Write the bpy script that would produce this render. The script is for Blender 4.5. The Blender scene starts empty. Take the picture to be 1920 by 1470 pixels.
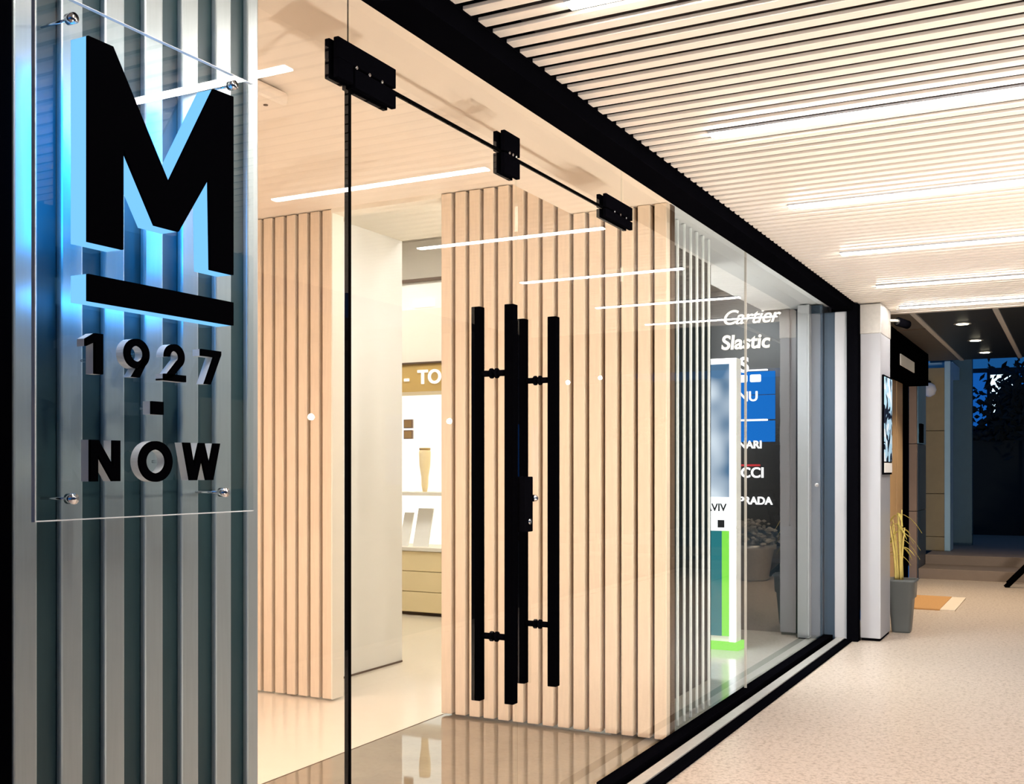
import bpy, bmesh, math, random
from mathutils import Vector, Matrix
random.seed(7)
R = math.radians
scene = bpy.context.scene
col = scene.collection

# ------------------------------------------------------------------ materials
def new_mat(name):
    m = bpy.data.materials.new(name); m.use_nodes = True
    nt = m.node_tree; nt.nodes.clear()
    out = nt.nodes.new('ShaderNodeOutputMaterial')
    return m, nt, out

def pbr(name, color, rough=0.5, metal=0.0, spec=0.5, var=0.06, scale=8.0, bump=0.0, bscale=60.0,
        stretch=(1, 1, 1), coat=0.0, ior=None):
    m, nt, out = new_mat(name)
    p = nt.nodes.new('ShaderNodeBsdfPrincipled')
    p.inputs['Roughness'].default_value = rough
    p.inputs['Metallic'].default_value = metal
    p.inputs['Specular IOR Level'].default_value = spec
    p.inputs['Coat Weight'].default_value = coat
    if ior: p.inputs['IOR'].default_value = ior
    tc = nt.nodes.new('ShaderNodeTexCoord')
    mp = nt.nodes.new('ShaderNodeMapping'); mp.inputs['Scale'].default_value = stretch
    nz = nt.nodes.new('ShaderNodeTexNoise'); nz.inputs['Scale'].default_value = scale
    nz.inputs['Detail'].default_value = 5
    nt.links.new(tc.outputs['Object'], mp.inputs['Vector'])
    nt.links.new(mp.outputs['Vector'], nz.inputs['Vector'])
    mx = nt.nodes.new('ShaderNodeMix'); mx.data_type = 'RGBA'
    c = color
    mx.inputs[6].default_value = (c[0]*(1-var), c[1]*(1-var), c[2]*(1-var), 1)
    mx.inputs[7].default_value = (min(1, c[0]*(1+var)), min(1, c[1]*(1+var)), min(1, c[2]*(1+var)), 1)
    nt.links.new(nz.outputs['Fac'], mx.inputs[0])
    nt.links.new(mx.outputs[2], p.inputs['Base Color'])
    if bump:
        n2 = nt.nodes.new('ShaderNodeTexNoise'); n2.inputs['Scale'].default_value = bscale
        b = nt.nodes.new('ShaderNodeBump'); b.inputs['Strength'].default_value = bump
        b.inputs['Distance'].default_value = 0.002
        nt.links.new(mp.outputs['Vector'], n2.inputs['Vector'])
        nt.links.new(n2.outputs['Fac'], b.inputs['Height'])
        nt.links.new(b.outputs['Normal'], p.inputs['Normal'])
    nt.links.new(p.outputs[0], out.inputs[0])
    return m

def emit(name, color, strength):
    m, nt, out = new_mat(name)
    e = nt.nodes.new('ShaderNodeEmission')
    e.inputs[0].default_value = (*color, 1); e.inputs[1].default_value = strength
    nt.links.new(e.outputs[0], out.inputs[0])
    return m

def glass(name, tint=(0.97, 0.985, 0.975), gain=0.95):
    m, nt, out = new_mat(name)
    tr = nt.nodes.new('ShaderNodeBsdfTransparent'); tr.inputs[0].default_value = (*tint, 1)
    gl = nt.nodes.new('ShaderNodeBsdfGlossy'); gl.inputs['Roughness'].default_value = 0.0
    fr = nt.nodes.new('ShaderNodeFresnel'); fr.inputs[0].default_value = 1.5
    ge = nt.nodes.new('ShaderNodeNewGeometry')
    inv = nt.nodes.new('ShaderNodeMath'); inv.operation = 'SUBTRACT'; inv.inputs[0].default_value = 1
    mul = nt.nodes.new('ShaderNodeMath'); mul.operation = 'MULTIPLY'
    g = nt.nodes.new('ShaderNodeMath'); g.operation = 'MULTIPLY'; g.inputs[1].default_value = gain; g.use_clamp = True
    mix = nt.nodes.new('ShaderNodeMixShader')
    nt.links.new(ge.outputs['Backfacing'], inv.inputs[1])
    nt.links.new(fr.outputs[0], mul.inputs[0]); nt.links.new(inv.outputs[0], mul.inputs[1])
    nt.links.new(mul.outputs[0], g.inputs[0]); nt.links.new(g.outputs[0], mix.inputs[0])
    nt.links.new(tr.outputs[0], mix.inputs[1]); nt.links.new(gl.outputs[0], mix.inputs[2])
    nt.links.new(mix.outputs[0], out.inputs[0])
    return m

def speckle(name, c1, c2, c3, rough):
    """washed aggregate floor: fine voronoi grains over broad mottling"""
    m, nt, out = new_mat(name)
    p = nt.nodes.new('ShaderNodeBsdfPrincipled'); p.inputs['Roughness'].default_value = rough
    tc = nt.nodes.new('ShaderNodeTexCoord')
    v = nt.nodes.new('ShaderNodeTexVoronoi'); v.inputs['Scale'].default_value = 130
    n = nt.nodes.new('ShaderNodeTexNoise'); n.inputs['Scale'].default_value = 1.6; n.inputs['Detail'].default_value = 4
    n3 = nt.nodes.new('ShaderNodeTexNoise'); n3.inputs['Scale'].default_value = 42; n3.inputs['Detail'].default_value = 3
    nt.links.new(tc.outputs['Object'], v.inputs['Vector']); nt.links.new(tc.outputs['Object'], n.inputs['Vector'])
    nt.links.new(tc.outputs['Object'], n3.inputs['Vector'])
    bw = nt.nodes.new('ShaderNodeRGBToBW'); nt.links.new(v.outputs['Color'], bw.inputs[0])
    cr = nt.nodes.new('ShaderNodeValToRGB')
    cr.color_ramp.elements[0].position = 0.12; cr.color_ramp.elements[0].color = (*c3, 1)
    cr.color_ramp.elements[1].position = 0.5; cr.color_ramp.elements[1].color = (*c1, 1)
    nt.links.new(bw.outputs[0], cr.inputs[0])
    mx = nt.nodes.new('ShaderNodeMix'); mx.data_type = 'RGBA'; mx.inputs[7].default_value = (*c2, 1)
    nt.links.new(n.outputs['Fac'], mx.inputs[0]); nt.links.new(cr.outputs[0], mx.inputs[6])
    cr2 = nt.nodes.new('ShaderNodeValToRGB')
    cr2.color_ramp.elements[0].position = 0.33; cr2.color_ramp.elements[0].color = (0.62, 0.56, 0.5, 1)
    cr2.color_ramp.elements[1].position = 0.5; cr2.color_ramp.elements[1].color = (1, 1, 1, 1)
    nt.links.new(n3.outputs['Fac'], cr2.inputs[0])
    mu = nt.nodes.new('ShaderNodeMix'); mu.data_type = 'RGBA'; mu.blend_type = 'MULTIPLY'; mu.inputs[0].default_value = 0.8
    nt.links.new(mx.outputs[2], mu.inputs[6]); nt.links.new(cr2.outputs[0], mu.inputs[7])
    nt.links.new(mu.outputs[2], p.inputs['Base Color'])
    b = nt.nodes.new('ShaderNodeBump'); b.inputs['Strength'].default_value = 0.25; b.inputs['Distance'].default_value = 0.002
    nt.links.new(bw.outputs[0], b.inputs['Height']); nt.links.new(b.outputs[0], p.inputs['Normal'])
    nt.links.new(p.outputs[0], out.inputs[0])
    return m

M = dict(
    floor=speckle('washed_aggregate', (0.72, 0.61, 0.515), (0.64, 0.54, 0.45), (0.42, 0.33, 0.25), 0.32),
    polished=pbr('polished_concrete', (0.26, 0.22, 0.165), 0.03, spec=0.7, var=0.22, scale=5, ior=2.0),
    cool_white=pbr('cool_white_paint', (0.86, 0.87, 0.90), 0.6, var=0.01),
    side_floor=pbr('pale_grey_floor', (0.42, 0.41, 0.37), 0.10, var=0.06),
    cream_floor=pbr('cream_floor', (0.84, 0.76, 0.64), 0.16, var=0.03),
    cream=pbr('cream_paint', (0.86, 0.80, 0.70), 0.7, var=0.02),
    peach=pbr('peach_paint', (0.90, 0.79, 0.69), 0.7, var=0.02),
    white=pbr('white_paint', (0.86, 0.85, 0.82), 0.6, var=0.02),
    wood=pbr('pale_oak', (0.78, 0.64, 0.50), 0.5, var=0.10, scale=14, stretch=(6, 6, 0.5), bump=0.1),
    gap=pbr('dark_gap', (0.10, 0.06, 0.035), 0.8),
    black=pbr('black_metal', (0.002, 0.002, 0.003), 0.6, spec=0.0, var=0.2, bump=0.05),
    matt_black=pbr('matt_black', (0.001, 0.001, 0.0015), 0.7, spec=0.0),
    seal=pbr('black_seal', (0.002, 0.002, 0.002), 0.8, spec=0.0),
    ceil_slat=pbr('ceiling_slat', (0.86, 0.78, 0.69), 0.36, spec=0.5, var=0.06, scale=6, stretch=(0.5, 8, 8)),
    ceil_back=pbr('ceiling_void', (0.016, 0.009, 0.006), 0.9),
    steel=pbr('brushed_steel', (0.46, 0.52, 0.52), 0.36, metal=0.6, var=0.08, scale=20, stretch=(8, 8, 0.4)),
    steel_dark=pbr('channel_steel', (0.028, 0.062, 0.070), 0.42, metal=0.1, var=0.12, scale=20, stretch=(8, 8, 0.4)),
    chrome=pbr('chrome', (0.8, 0.8, 0.82), 0.12, metal=1.0, var=0.02),
    alu=pbr('grey_aluminium', (0.62, 0.60, 0.56), 0.4, metal=0.5, var=0.15, scale=30, bump=0.1),
    col_white=pbr('column_coating', (0.40, 0.41, 0.44), 0.38, var=0.03),
    acrylic=pbr('white_acrylic', (0.78, 0.80, 0.80), 0.25, var=0.02),
    blue_dark=pbr('blue_grey_panel', (0.025, 0.048, 0.08), 0.4, var=0.1),
    teal_dark=pbr('dark_teal_panel', (0.004, 0.010, 0.012), 0.7, spec=0.1, var=0.15),
    fin=pbr('pale_fin', (0.86, 0.90, 0.90), 0.3, var=0.03),
    dark_wall=pbr('charcoal_wall', (0.010, 0.010, 0.012), 0.35, var=0.15),
    navy=pbr('navy_wall', (0.007, 0.016, 0.028), 0.3, var=0.2),
    dark_ceiling=pbr('dark_ceiling', (0.012, 0.015, 0.019), 0.4, var=0.2),
    brown_ceiling=pbr('brown_soffit', (0.10, 0.085, 0.07), 0.5, var=0.2),
    pale_strip=pbr('pale_strip', (0.55, 0.52, 0.48), 0.5),
    tan=pbr('tan_wood', (0.50, 0.33, 0.17), 0.5, var=0.15, stretch=(5, 5, 0.4)),
    brown_tile=pbr('brown_stone_tile', (0.30, 0.21, 0.165), 0.5, var=0.12),
    blue_tile=pbr('blue_metal_tile', (0.13, 0.30, 0.46), 0.35, var=0.1),
    sand=pbr('sandstone', (0.36, 0.27, 0.13), 0.7, var=0.15),
    pale_blue=pbr('pale_blue_paint', (0.40, 0.62, 0.70), 0.5, var=0.05),
    teal=pbr('teal_wall', (0.035, 0.11, 0.135), 0.5, var=0.12),
    step=pbr('stone_step', (0.26, 0.20, 0.155), 0.6, var=0.15),
    mat=pbr('coir_mat', (0.50, 0.27, 0.10), 0.95, var=0.2, scale=60, bump=0.6, bscale=300),
    mat_edge=pbr('mat_edge', (0.72, 0.62, 0.5), 0.9),
    pot=pbr('grey_plastic_pot', (0.085, 0.097, 0.098), 0.45, var=0.06),
    soil=pbr('soil', (0.03, 0.02, 0.015), 0.95),
    cane=pbr('dry_cane', (0.58, 0.46, 0.13), 0.6, var=0.2, scale=30),
    leaf=pbr('yellow_leaf', (0.52, 0.42, 0.08), 0.6, var=0.25, scale=20),
    foliage=pbr('dark_foliage', (0.006, 0.012, 0.012), 0.8),
    bark=pbr('bark', (0.02, 0.015, 0.012), 0.9),
    asphalt=pbr('asphalt', (0.03, 0.03, 0.033), 0.8, var=0.2, scale=60),
    kerb=pbr('pale_kerb', (0.55, 0.48, 0.40), 0.7),
    facade=pbr('dark_facade', (0.06, 0.08, 0.10), 0.6, var=0.2, scale=1.0),
    yellow=pbr('yellow_laminate', (0.93, 0.76, 0.45), 0.5, var=0.03),
    gold=pbr('gold_board', (0.55, 0.36, 0.12), 0.45, var=0.2, scale=5),
    brown=pbr('brown_frame', (0.30, 0.19, 0.12), 0.5),
    paper=pbr('white_card', (0.9, 0.88, 0.84), 0.6, var=0.01),
    gravel=pbr('pale_planting', (0.45, 0.42, 0.38), 0.9, var=0.3, scale=40),
    red=pbr('red_acrylic', (0.55, 0.02, 0.03), 0.4),
    glass=glass('clear_glass'),
    acrylic_clear=glass('clear_acrylic', (0.94, 0.97, 0.98), 1.3),
    strip=emit('strip_light_emission', (1.0, 0.92, 0.86), 48),
    led_blue=emit('blue_led_acrylic', (0.12, 0.34, 0.60), 0.85),
    halo=emit('blue_halo_leds', (0.006, 0.13, 0.40), 13),
    fill_passage=emit('passage_fill_emission', (1.0, 0.97, 0.96), 24),  # this and the next four: emission of the added interior fill panels
    fill_white=emit('ceiling_fill_emission', (1.0, 0.775, 0.66), 8),
    fill_soffit=emit('soffit_fill_emission', (1.0, 0.79, 0.67), 25),
    fill_neutral=emit('neutral_fill_emission', (1.0, 0.95, 0.88), 6),
    fill_cool=emit('cool_fill_emission', (0.90, 0.95, 1.0), 24),
    shelf_glow=emit('shelf_light', (1.0, 0.93, 0.78), 0.75),
    sign_warm=emit('sign_letters', (1.0, 0.92, 0.80), 0.8),
    sign_white=emit('sign_white', (1.0, 0.98, 0.97), 1.0),
    screen_blue=emit('blue_screen', (0.01, 0.13, 0.48), 0.75),
    box_white=emit('lightbox_white', (0.93, 0.97, 1.0), 1.1),
    box_green=emit('lightbox_green', (0.30, 0.95, 0.10), 0.5),
    box_teal=emit('lightbox_teal', (0.03, 0.22, 0.25), 0.5),
    downlight=emit('downlight', (1.0, 0.90, 0.62), 14),
    globe=emit('lamp_globe', (1.0, 0.92, 0.8), 26),
    window_blue=emit('window_blue', (0.01, 0.14, 0.6), 0.3),
    window_white=emit('window_white', (0.62, 0.85, 1.0), 0.8),
    shop_glow=emit('shop_window_glow', (1.0, 0.78, 0.5), 0.12),
)

# lightbox picture: an arch of sky fading into white, printed on a backlit film
def lightbox_picture():
    m, nt, out = new_mat('lightbox_picture')
    e = nt.nodes.new('ShaderNodeEmission'); e.inputs[1].default_value = 0.55
    tc = nt.nodes.new('ShaderNodeTexCoord')
    n = nt.nodes.new('ShaderNodeTexNoise'); n.inputs['Scale'].default_value = 3.2; n.inputs['Detail'].default_value = 1
    cr = nt.nodes.new('ShaderNodeValToRGB')
    cr.color_ramp.elements[0].position = 0.38; cr.color_ramp.elements[0].color = (0.10, 0.20, 0.34, 1)
    cr.color_ramp.elements[1].position = 0.62; cr.color_ramp.elements[1].color = (0.75, 0.84, 0.95, 1)
    nt.links.new(tc.outputs['Object'], n.inputs['Vector']); nt.links.new(n.outputs['Fac'], cr.inputs[0])
    nt.links.new(cr.outputs[0], e.inputs[0]); nt.links.new(e.outputs[0], out.inputs[0])
    return m
M['box_picture'] = lightbox_picture()

def poster_film():
    m, nt, out = new_mat('poster_film')
    p = nt.nodes.new('ShaderNodeBsdfPrincipled'); p.inputs['Roughness'].default_value = 0.2
    tc = nt.nodes.new('ShaderNodeTexCoord')
    n = nt.nodes.new('ShaderNodeTexNoise'); n.inputs['Scale'].default_value = 5.5; n.inputs['Detail'].default_value = 1.5
    n.inputs['Distortion'].default_value = 1.2
    cr = nt.nodes.new('ShaderNodeValToRGB'); cr.color_ramp.interpolation = 'CONSTANT'
    cr.color_ramp.elements[0].position = 0.0; cr.color_ramp.elements[0].color = (0.01, 0.015, 0.03, 1)
    cr.color_ramp.elements[1].position = 0.47; cr.color_ramp.elements[1].color = (0.45, 0.70, 0.88, 1)
    x = cr.color_ramp.elements.new(0.58); x.color = (0.85, 0.92, 0.97, 1)
    nt.links.new(tc.outputs['Object'], n.inputs['Vector']); nt.links.new(n.outputs['Fac'], cr.inputs[0])
    nt.links.new(cr.outputs[0], p.inputs['Base Color'])
    nt.links.new(cr.outputs[0], p.inputs['Emission Color']); p.inputs['Emission Strength'].default_value = 0.15
    nt.links.new(p.outputs[0], out.inputs[0])
    return m
M['poster'] = poster_film()

# ------------------------------------------------------------------ builders
class MB:
    def __init__(self): self.bm = bmesh.new(); self.mats = []
    def _mi(self, m):
        if m is None: return 0
        if m not in self.mats: self.mats.append(m)
        return self.mats.index(m)
    def box(self, x0, x1, y0, y1, z0, z1, m=None):
        bm = self.bm
        x0, x1 = sorted((x0, x1)); y0, y1 = sorted((y0, y1)); z0, z1 = sorted((z0, z1))
        v = [bm.verts.new(p) for p in ((x0,y0,z0),(x1,y0,z0),(x1,y1,z0),(x0,y1,z0),(x0,y0,z1),(x1,y0,z1),(x1,y1,z1),(x0,y1,z1))]
        for q in ((3,2,1,0),(4,5,6,7),(0,1,5,4),(1,2,6,5),(2,3,7,6),(3,0,4,7)):
            f = bm.faces.new([v[i] for i in q]); f.material_index = self._mi(m)
        return self
    def prism_x(self, pts, x0, x1, m=None):
        """(y,z) outline, counter-clockwise seen from +X, extruded along X"""
        bm = self.bm
        a = sum(pts[i][0]*pts[(i+1) % len(pts)][1] - pts[(i+1) % len(pts)][0]*pts[i][1] for i in range(len(pts)))
        if a < 0: pts = pts[::-1]
        x0, x1 = sorted((x0, x1)); mi = self._mi(m)
        b = [bm.verts.new((x0, y, z)) for y, z in pts]; t = [bm.verts.new((x1, y, z)) for y, z in pts]
        fs = [bm.faces.new(t), bm.faces.new(b[::-1])]
        n = len(pts)
        for i in range(n): fs.append(bm.faces.new((b[i], b[(i+1) % n], t[(i+1) % n], t[i])))
        for f in fs: f.material_index = mi
        return self
    def ring_x(self, cy, cz, ry, rz, th, x0, x1, a0=0, a1=360, n=32, m=None):
        """flat ring (or arc) of even stroke extruded along X"""
        full = abs(a1-a0) >= 360
        k = n if full else n+1
        bm = self.bm; mi = self._mi(m); L = []
        x0, x1 = sorted((x0, x1))
        for i in range(k):
            a = R(a0+(a1-a0)*i/n); c, s = math.cos(a), math.sin(a)
            o = (cy+ry*c, cz+rz*s); q = (cy+(ry-th)*c, cz+(rz-th)*s)
            L.append([bm.verts.new((x0,)+o), bm.verts.new((x1,)+o), bm.verts.new((x1,)+q), bm.verts.new((x0,)+q)])
        fs = []
        for i in range(n):
            A = L[i]; B = L[(i+1) % k]
            for j in range(4): fs.append(bm.faces.new((A[j], B[j], B[(j+1) % 4], A[(j+1) % 4])))
        if not full: fs += [bm.faces.new(L[0]), bm.faces.new(L[-1][::-1])]
        for f in fs: f.material_index = mi
        bmesh.ops.recalc_face_normals(bm, faces=fs)
        return self
    def tube(self, pts, rad, n=10, m=None, cap=True):
        bm = self.bm; mi = self._mi(m); pts = [Vector(p) for p in pts]
        rads = rad if isinstance(rad, (list, tuple)) else [rad]*len(pts)
        rings = []
        for i, p in enumerate(pts):
            d = (pts[min(i+1, len(pts)-1)]-pts[max(i-1, 0)]).normalized()
            u = d.orthogonal().normalized() if i == 0 else (u-d*u.dot(d)).normalized()
            w = d.cross(u)
            rings.append([bm.verts.new(p+(u*math.cos(2*math.pi*k/n)+w*math.sin(2*math.pi*k/n))*rads[i]) for k in range(n)])
        fs = []
        for i in range(len(rings)-1):
            for k in range(n): fs.append(bm.faces.new((rings[i][k], rings[i][(k+1) % n], rings[i+1][(k+1) % n], rings[i+1][k])))
        if cap: fs += [bm.faces.new(rings[0][::-1]), bm.faces.new(rings[-1])]
        for f in fs: f.material_index = mi; f.smooth = n > 6
        return self
    def lathe(self, prof, c, n=24, m=None, sq=None):
        """revolve (r,z) about a vertical axis at c; sq: use a rounded square of that exponent"""
        bm = self.bm; mi = self._mi(m); rings = []
        for r, z in prof:
            ring = []
            for k in range(n):
                a = 2*math.pi*k/n; cx, sy = math.cos(a), math.sin(a)
                s = 1.0
                if sq: s = 1/((abs(cx)**sq+abs(sy)**sq)**(1/sq))
                ring.append(bm.verts.new((c[0]+r*s*cx, c[1]+r*s*sy, c[2]+z)))
            rings.append(ring)
        fs = []
        for i in range(len(rings)-1):
            for k in range(n): fs.append(bm.faces.new((rings[i][k], rings[i][(k+1) % n], rings[i+1][(k+1) % n], rings[i+1][k])))
        fs += [bm.faces.new(rings[0][::-1]), bm.faces.new(rings[-1])]
        for f in fs: f.material_index = mi; f.smooth = True
        bmesh.ops.recalc_face_normals(bm, faces=fs)
        return self
    def build(self, name, mat, parent=None, bevel=0.0, smooth=False):
        if parent is not None: bmesh.ops.translate(self.bm, verts=self.bm.verts[:], vec=-parent_origin(parent))
        me = bpy.data.meshes.new(name); self.bm.to_mesh(me); self.bm.free()
        for mm in (self.mats or [mat]): me.materials.append(mm)
        o = bpy.data.objects.new(name, me); col.objects.link(o)
        if parent is not None:
            o.parent = parent
        if bevel:
            b = o.modifiers.new('bevel', 'BEVEL'); b.width = bevel; b.segments = 2; b.limit_method = 'ANGLE'
        return o

def parent_origin(o):
    p = Vector((0, 0, 0))
    while o is not None:
        p += o.location; o = o.parent
    return p

def box(name, mat, dims, parent=None, bevel=0.0):
    return MB().box(*dims).build(name, mat, parent, bevel)

def tag(o, label=None, cat=None, group=None, kind=None):
    for k, v in (('label', label), ('category', cat), ('group', group), ('kind', kind)):
        if v: o[k] = v
    return o
def thing(name, loc, label, cat, group=None):
    o = bpy.data.objects.new(name, None); col.objects.link(o); o.location = loc; o.empty_display_size = 0.1
    return tag(o, label, cat, group)
def struct(o, label=None): return tag(o, label, None, None, 'structure')
def copy_tree(o, parent=None, inv=True):
    c = o.copy(); col.objects.link(c)
    if parent is not None: c.parent = parent
    for ch in o.children: copy_tree(ch, c)
    return c
def text_mesh(name, s, size, depth, mat, parent, mtx, bold=0.0, shear=0.0, align='LEFT', space=1.0):
    cu = bpy.data.curves.new(name, 'FONT'); cu.body = s; cu.size = size; cu.extrude = depth/2
    cu.offset = bold; cu.shear = shear; cu.align_x = align; cu.space_character = space
    t = bpy.data.objects.new('tmp', cu); col.objects.link(t)
    dg = bpy.context.evaluated_depsgraph_get()
    me = bpy.data.meshes.new_from_object(t.evaluated_get(dg))
    bpy.data.objects.remove(t)
    me.transform(mtx); me.name = name
    me.materials.clear(); me.materials.append(mat)
    o = bpy.data.objects.new(name, me); col.objects.link(o)
    if parent is not None:
        o.parent = parent; me.transform(Matrix.Translation(-parent_origin(parent)))
    return o
def facing_camera_y(x, y, z):       # text standing on a plane that faces -Y
    return Matrix.Translation((x, y, z)) @ Matrix.Rotation(R(90), 4, 'X')

GX = -1.70          # plane of the shop glass
# ------------------------------------------------------------------ floors
struct(box('floor', M['floor'], (GX+0.04, 1.1, -2.5, 13.65, -0.12, 0.0)), 'beige speckled aggregate walkway floor outside the shop')
struct(box('floor_side', M['side_floor'], (-2.98, GX+0.04, 4.97, 8.65, -0.12, 0.0)), 'pale grey floor of the signboard room')
struct(box('floor_polished', M['polished'], (-2.98, GX+0.04, -0.5, 4.968, -0.12, 0.0)), 'mirror polished grey concrete floor behind the glass')
struct(box('floor_cream', M['cream_floor'], (-7.0, -2.985, -0.5, 8.6, -0.12, 0.0)), 'pale cream floor deep inside the shop')
MB().box(-2.986, -2.979, 0.5, 4.9, -0.01, 0.0008).build('trim_1', M['gap']); struct(bpy.data.objects['trim_1'], 'thin dark joint between cream and polished floor')
struct(box('trim_2', M['kerb'], (1.1, 1.22, -2.5, 13.6, -0.12, 0.012)), 'pale kerb at the walkway edge')
struct(box('trim_3', M['kerb'], (0.36, 0.39, -2.5, 13.6, -0.01, 0.0015)), 'pale inlay line in the walkway')
struct(box('floor_road', M['asphalt'], (1.22, 9.0, -6, 45, -0.2, -0.12)), 'dark asphalt road beyond the walkway')

# ------------------------------------------------------------------ shop shell
b = MB(); b.box(-2.23, -1.626, -0.5, 4.93, 2.57, 2.95); struct(box('ceiling_soffit', M['cool_white'], (-2.23, -1.626, 4.93, 8.62, 2.57, 2.95)), 'white soffit over the far glass'); struct(b.build('ceiling_soffit', M['peach']), 'low plain soffit running behind the glass')
b = MB(); b.box(-7.0, -2.23, -0.5, 4.97, 2.76, 2.95); struct(b.build('ceiling_shop', M['peach']), 'pale peach shop ceiling')
struct(box('ceiling_passage', M['cream'], (-4.04, -2.98, 4.99, 6.10, 2.84, 2.95)), 'cream ceiling of the opening in the slatted wall')
struct(box('ceiling_back', M['cream'], (-7.0, -2.98, 6.10, 8.6, 3.45, 3.55)), 'cream ceiling of the room at the back')
struct(box('ceiling_side', M['dark_wall'], (-2.98, -2.23, 4.97, 8.62, 2.76, 2.95)), 'dark ceiling over the signboard room')
struct(box('wall_passage', M['white'], (-4.12, -4.04, 4.99, 6.11, 0.0, 2.84)), 'plain off white wall in the opening')
MB().box(-4.045, -4.036, 4.99, 6.11, 0.0, 0.012).build('baseboard_passage', M['gap']); struct(bpy.data.objects['baseboard_passage'], 'thin dark shadow line under the off white wall')
struct(box('wall_rear', M['cream'], (-7.0, -2.98, 8.6, 8.7, 0.0, 3.55)), 'cream rear wall of the shop')
struct(box('wall_west', M['cream'], (-7.1, -7.0, -0.5, 8.7, 0.0, 3.55)), 'cream side wall of the shop')
struct(box('wall_front', M['cream'], (-7.0, -1.80, -0.6, -0.5, 0.0, 2.95)), 'cream near end wall of the shop')
struct(box('wall_divider', M['cream'], (-2.98, -2.90, 4.99, 8.62, 0.0, 2.95)), 'wall between the passage and the signboard room')
struct(box('wall_upper', M['cream'], (-7.0, -2.98, 6.11, 6.19, 2.95, 3.45)), 'upper wall over the passage')

# slatted wall: backing with pale oak battens; slats every 85 mm
def slat_wall(name, x0, x1, ztop_fn, label, start):
    b = MB()
    b.box(x0, x1, 4.93, 4.98, 0.02, 2.76 if x1 < -2.5 else 2.57)
    o = struct(b.build(name, M['gap']), label)
    s = MB(); x = start
    while x + 0.060 <= x1+0.001:
        z = ztop_fn(x)
        s.box(x, x+0.062, 4.880, 4.932, 0.012, z)
        x += 0.085
    so = s.build('slat_cladding', M['wood'], o, bevel=0.004)
    tag(so, 'pale oak vertical battens')
    return o
slat_wall('wall_slatted', -2.98, -1.722, lambda x: 2.755 if x+0.062 < -2.23 else 2.568, 'pale oak slatted wall behind the door handles', -2.98)
slat_wall('wall_slatted', -7.0, -3.70, lambda x: 2.755, 'pale oak slatted wall left of the opening', -6.992)
b = MB(); b.box(-2.98, -2.235, 4.931, 4.979, 2.57, 2.757); struct(b.build('wall_infill', M['gap']), 'dark backing above the battens')
struct(box('trim_20', M['cream'], (-3.70, -3.692, 4.88, 4.985, 0.012, 2.735)), 'cream jamb closing the end of the left battens')
struct(box('wall_lintel', M['cream'], (-3.70, -2.98, 4.88, 4.985, 2.735, 2.84)), 'cream lintel over the opening')

# side screen that continues the slatted wall along the glass
o = struct(box('wall_screen', M['teal_dark'], (-2.06, -2.02, 4.99, 6.52, 0.0, 2.57)), 'dark teal panel behind the pale fins')
fb = MB()
for i in range(8):
    y = 5.02+i*0.105
    fb.box(-1.803, -1.79, y, y+0.014, 0.0, 2.565)
fo = fb.build('fin', M['fin'], o, bevel=0.003); tag(fo, 'row of thin pale vertical fins')

struct(box('wall_end', M['navy'], (-2.98, GX-0.02, 8.62, 8.72, 0.0, 2.95)), 'dark navy end wall of the signboard room')

# ------------------------------------------------------------------ glass front
def pane(name, y0, y1, z0, z1, label):
    return struct(box(name, M['glass'], (GX-0.006, GX+0.006, y0, y1, z0, z1)), label)
pane('window_1', 1.872, 2.312, 0.0, 2.569, 'fixed glass pane between the metal wall and the doors')
pane('window_2', 2.316, 4.234, 2.362, 2.569, 'glass transom over the double doors')
pane('window_3', 4.240, 6.150, 0.037, 2.569, 'glass pane right of the doors')
pane('window_4', 6.158, 8.44, 0.037, 2.569, 'far glass pane by the white column')
s1 = struct(box('trim_4', M['seal'], (GX-0.008, GX+0.008, 2.310, 2.318, 0.0, 2.30)), 'black seal on the hinge edge of the left door')
struct(box('trim_5', M['seal'], (GX-0.006, GX+0.006, 2.318, 4.236, 2.3535, 2.3610)), 'black seal line under the transom')
struct(box('trim_6', M['seal'], (GX-0.001, GX+0.001, 2.3130, 2.3150, 2.41, 2.569)), 'thin dark joint above the left patch fitting')
struct(box('trim_7', M['pale_strip'], (GX-0.0065, GX+0.0065, 6.151, 6.157, 0.037, 2.569)), 'silicone joint between the right panes')

def door(name, y0, y1, label):
    o = MB().box(GX-0.006, GX+0.006, y0, y1, 0.012, 2.350).build(name, M['glass'])
    return struct(o, label)
d1 = door('door_1', 2.320, 3.270, 'left glass door leaf with tall black pull handle')
d2 = door('door_2', 3.276, 4.234, 'right glass door leaf with tall black pull handle')

def pull(door_o, y, z0, z1):
    for xx in (GX+0.062, GX-0.062):
        h = MB().box(xx-0.0165, xx+0.0165, y-0.0165, y+0.0165, z0, z1).build('pull_handle', M['matt_black'], door_o, bevel=0.002)
        for z in (z0+0.215, z1-0.222):
            st = MB()
            sgn = 1 if xx > GX else -1
            st.tube([(GX+sgn*0.006, y, z), (xx-sgn*0.016, y, z)], 0.0105, 12)
            st.tube([(GX+sgn*0.0062, y, z), (GX+sgn*0.013, y, z)], 0.017, 14)
            st.build('standoff', M['black'], h)
pull(d1, 3.119, 0.535, 1.838)
pull(d2, 3.442, 0.535, 1.838)

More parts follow.
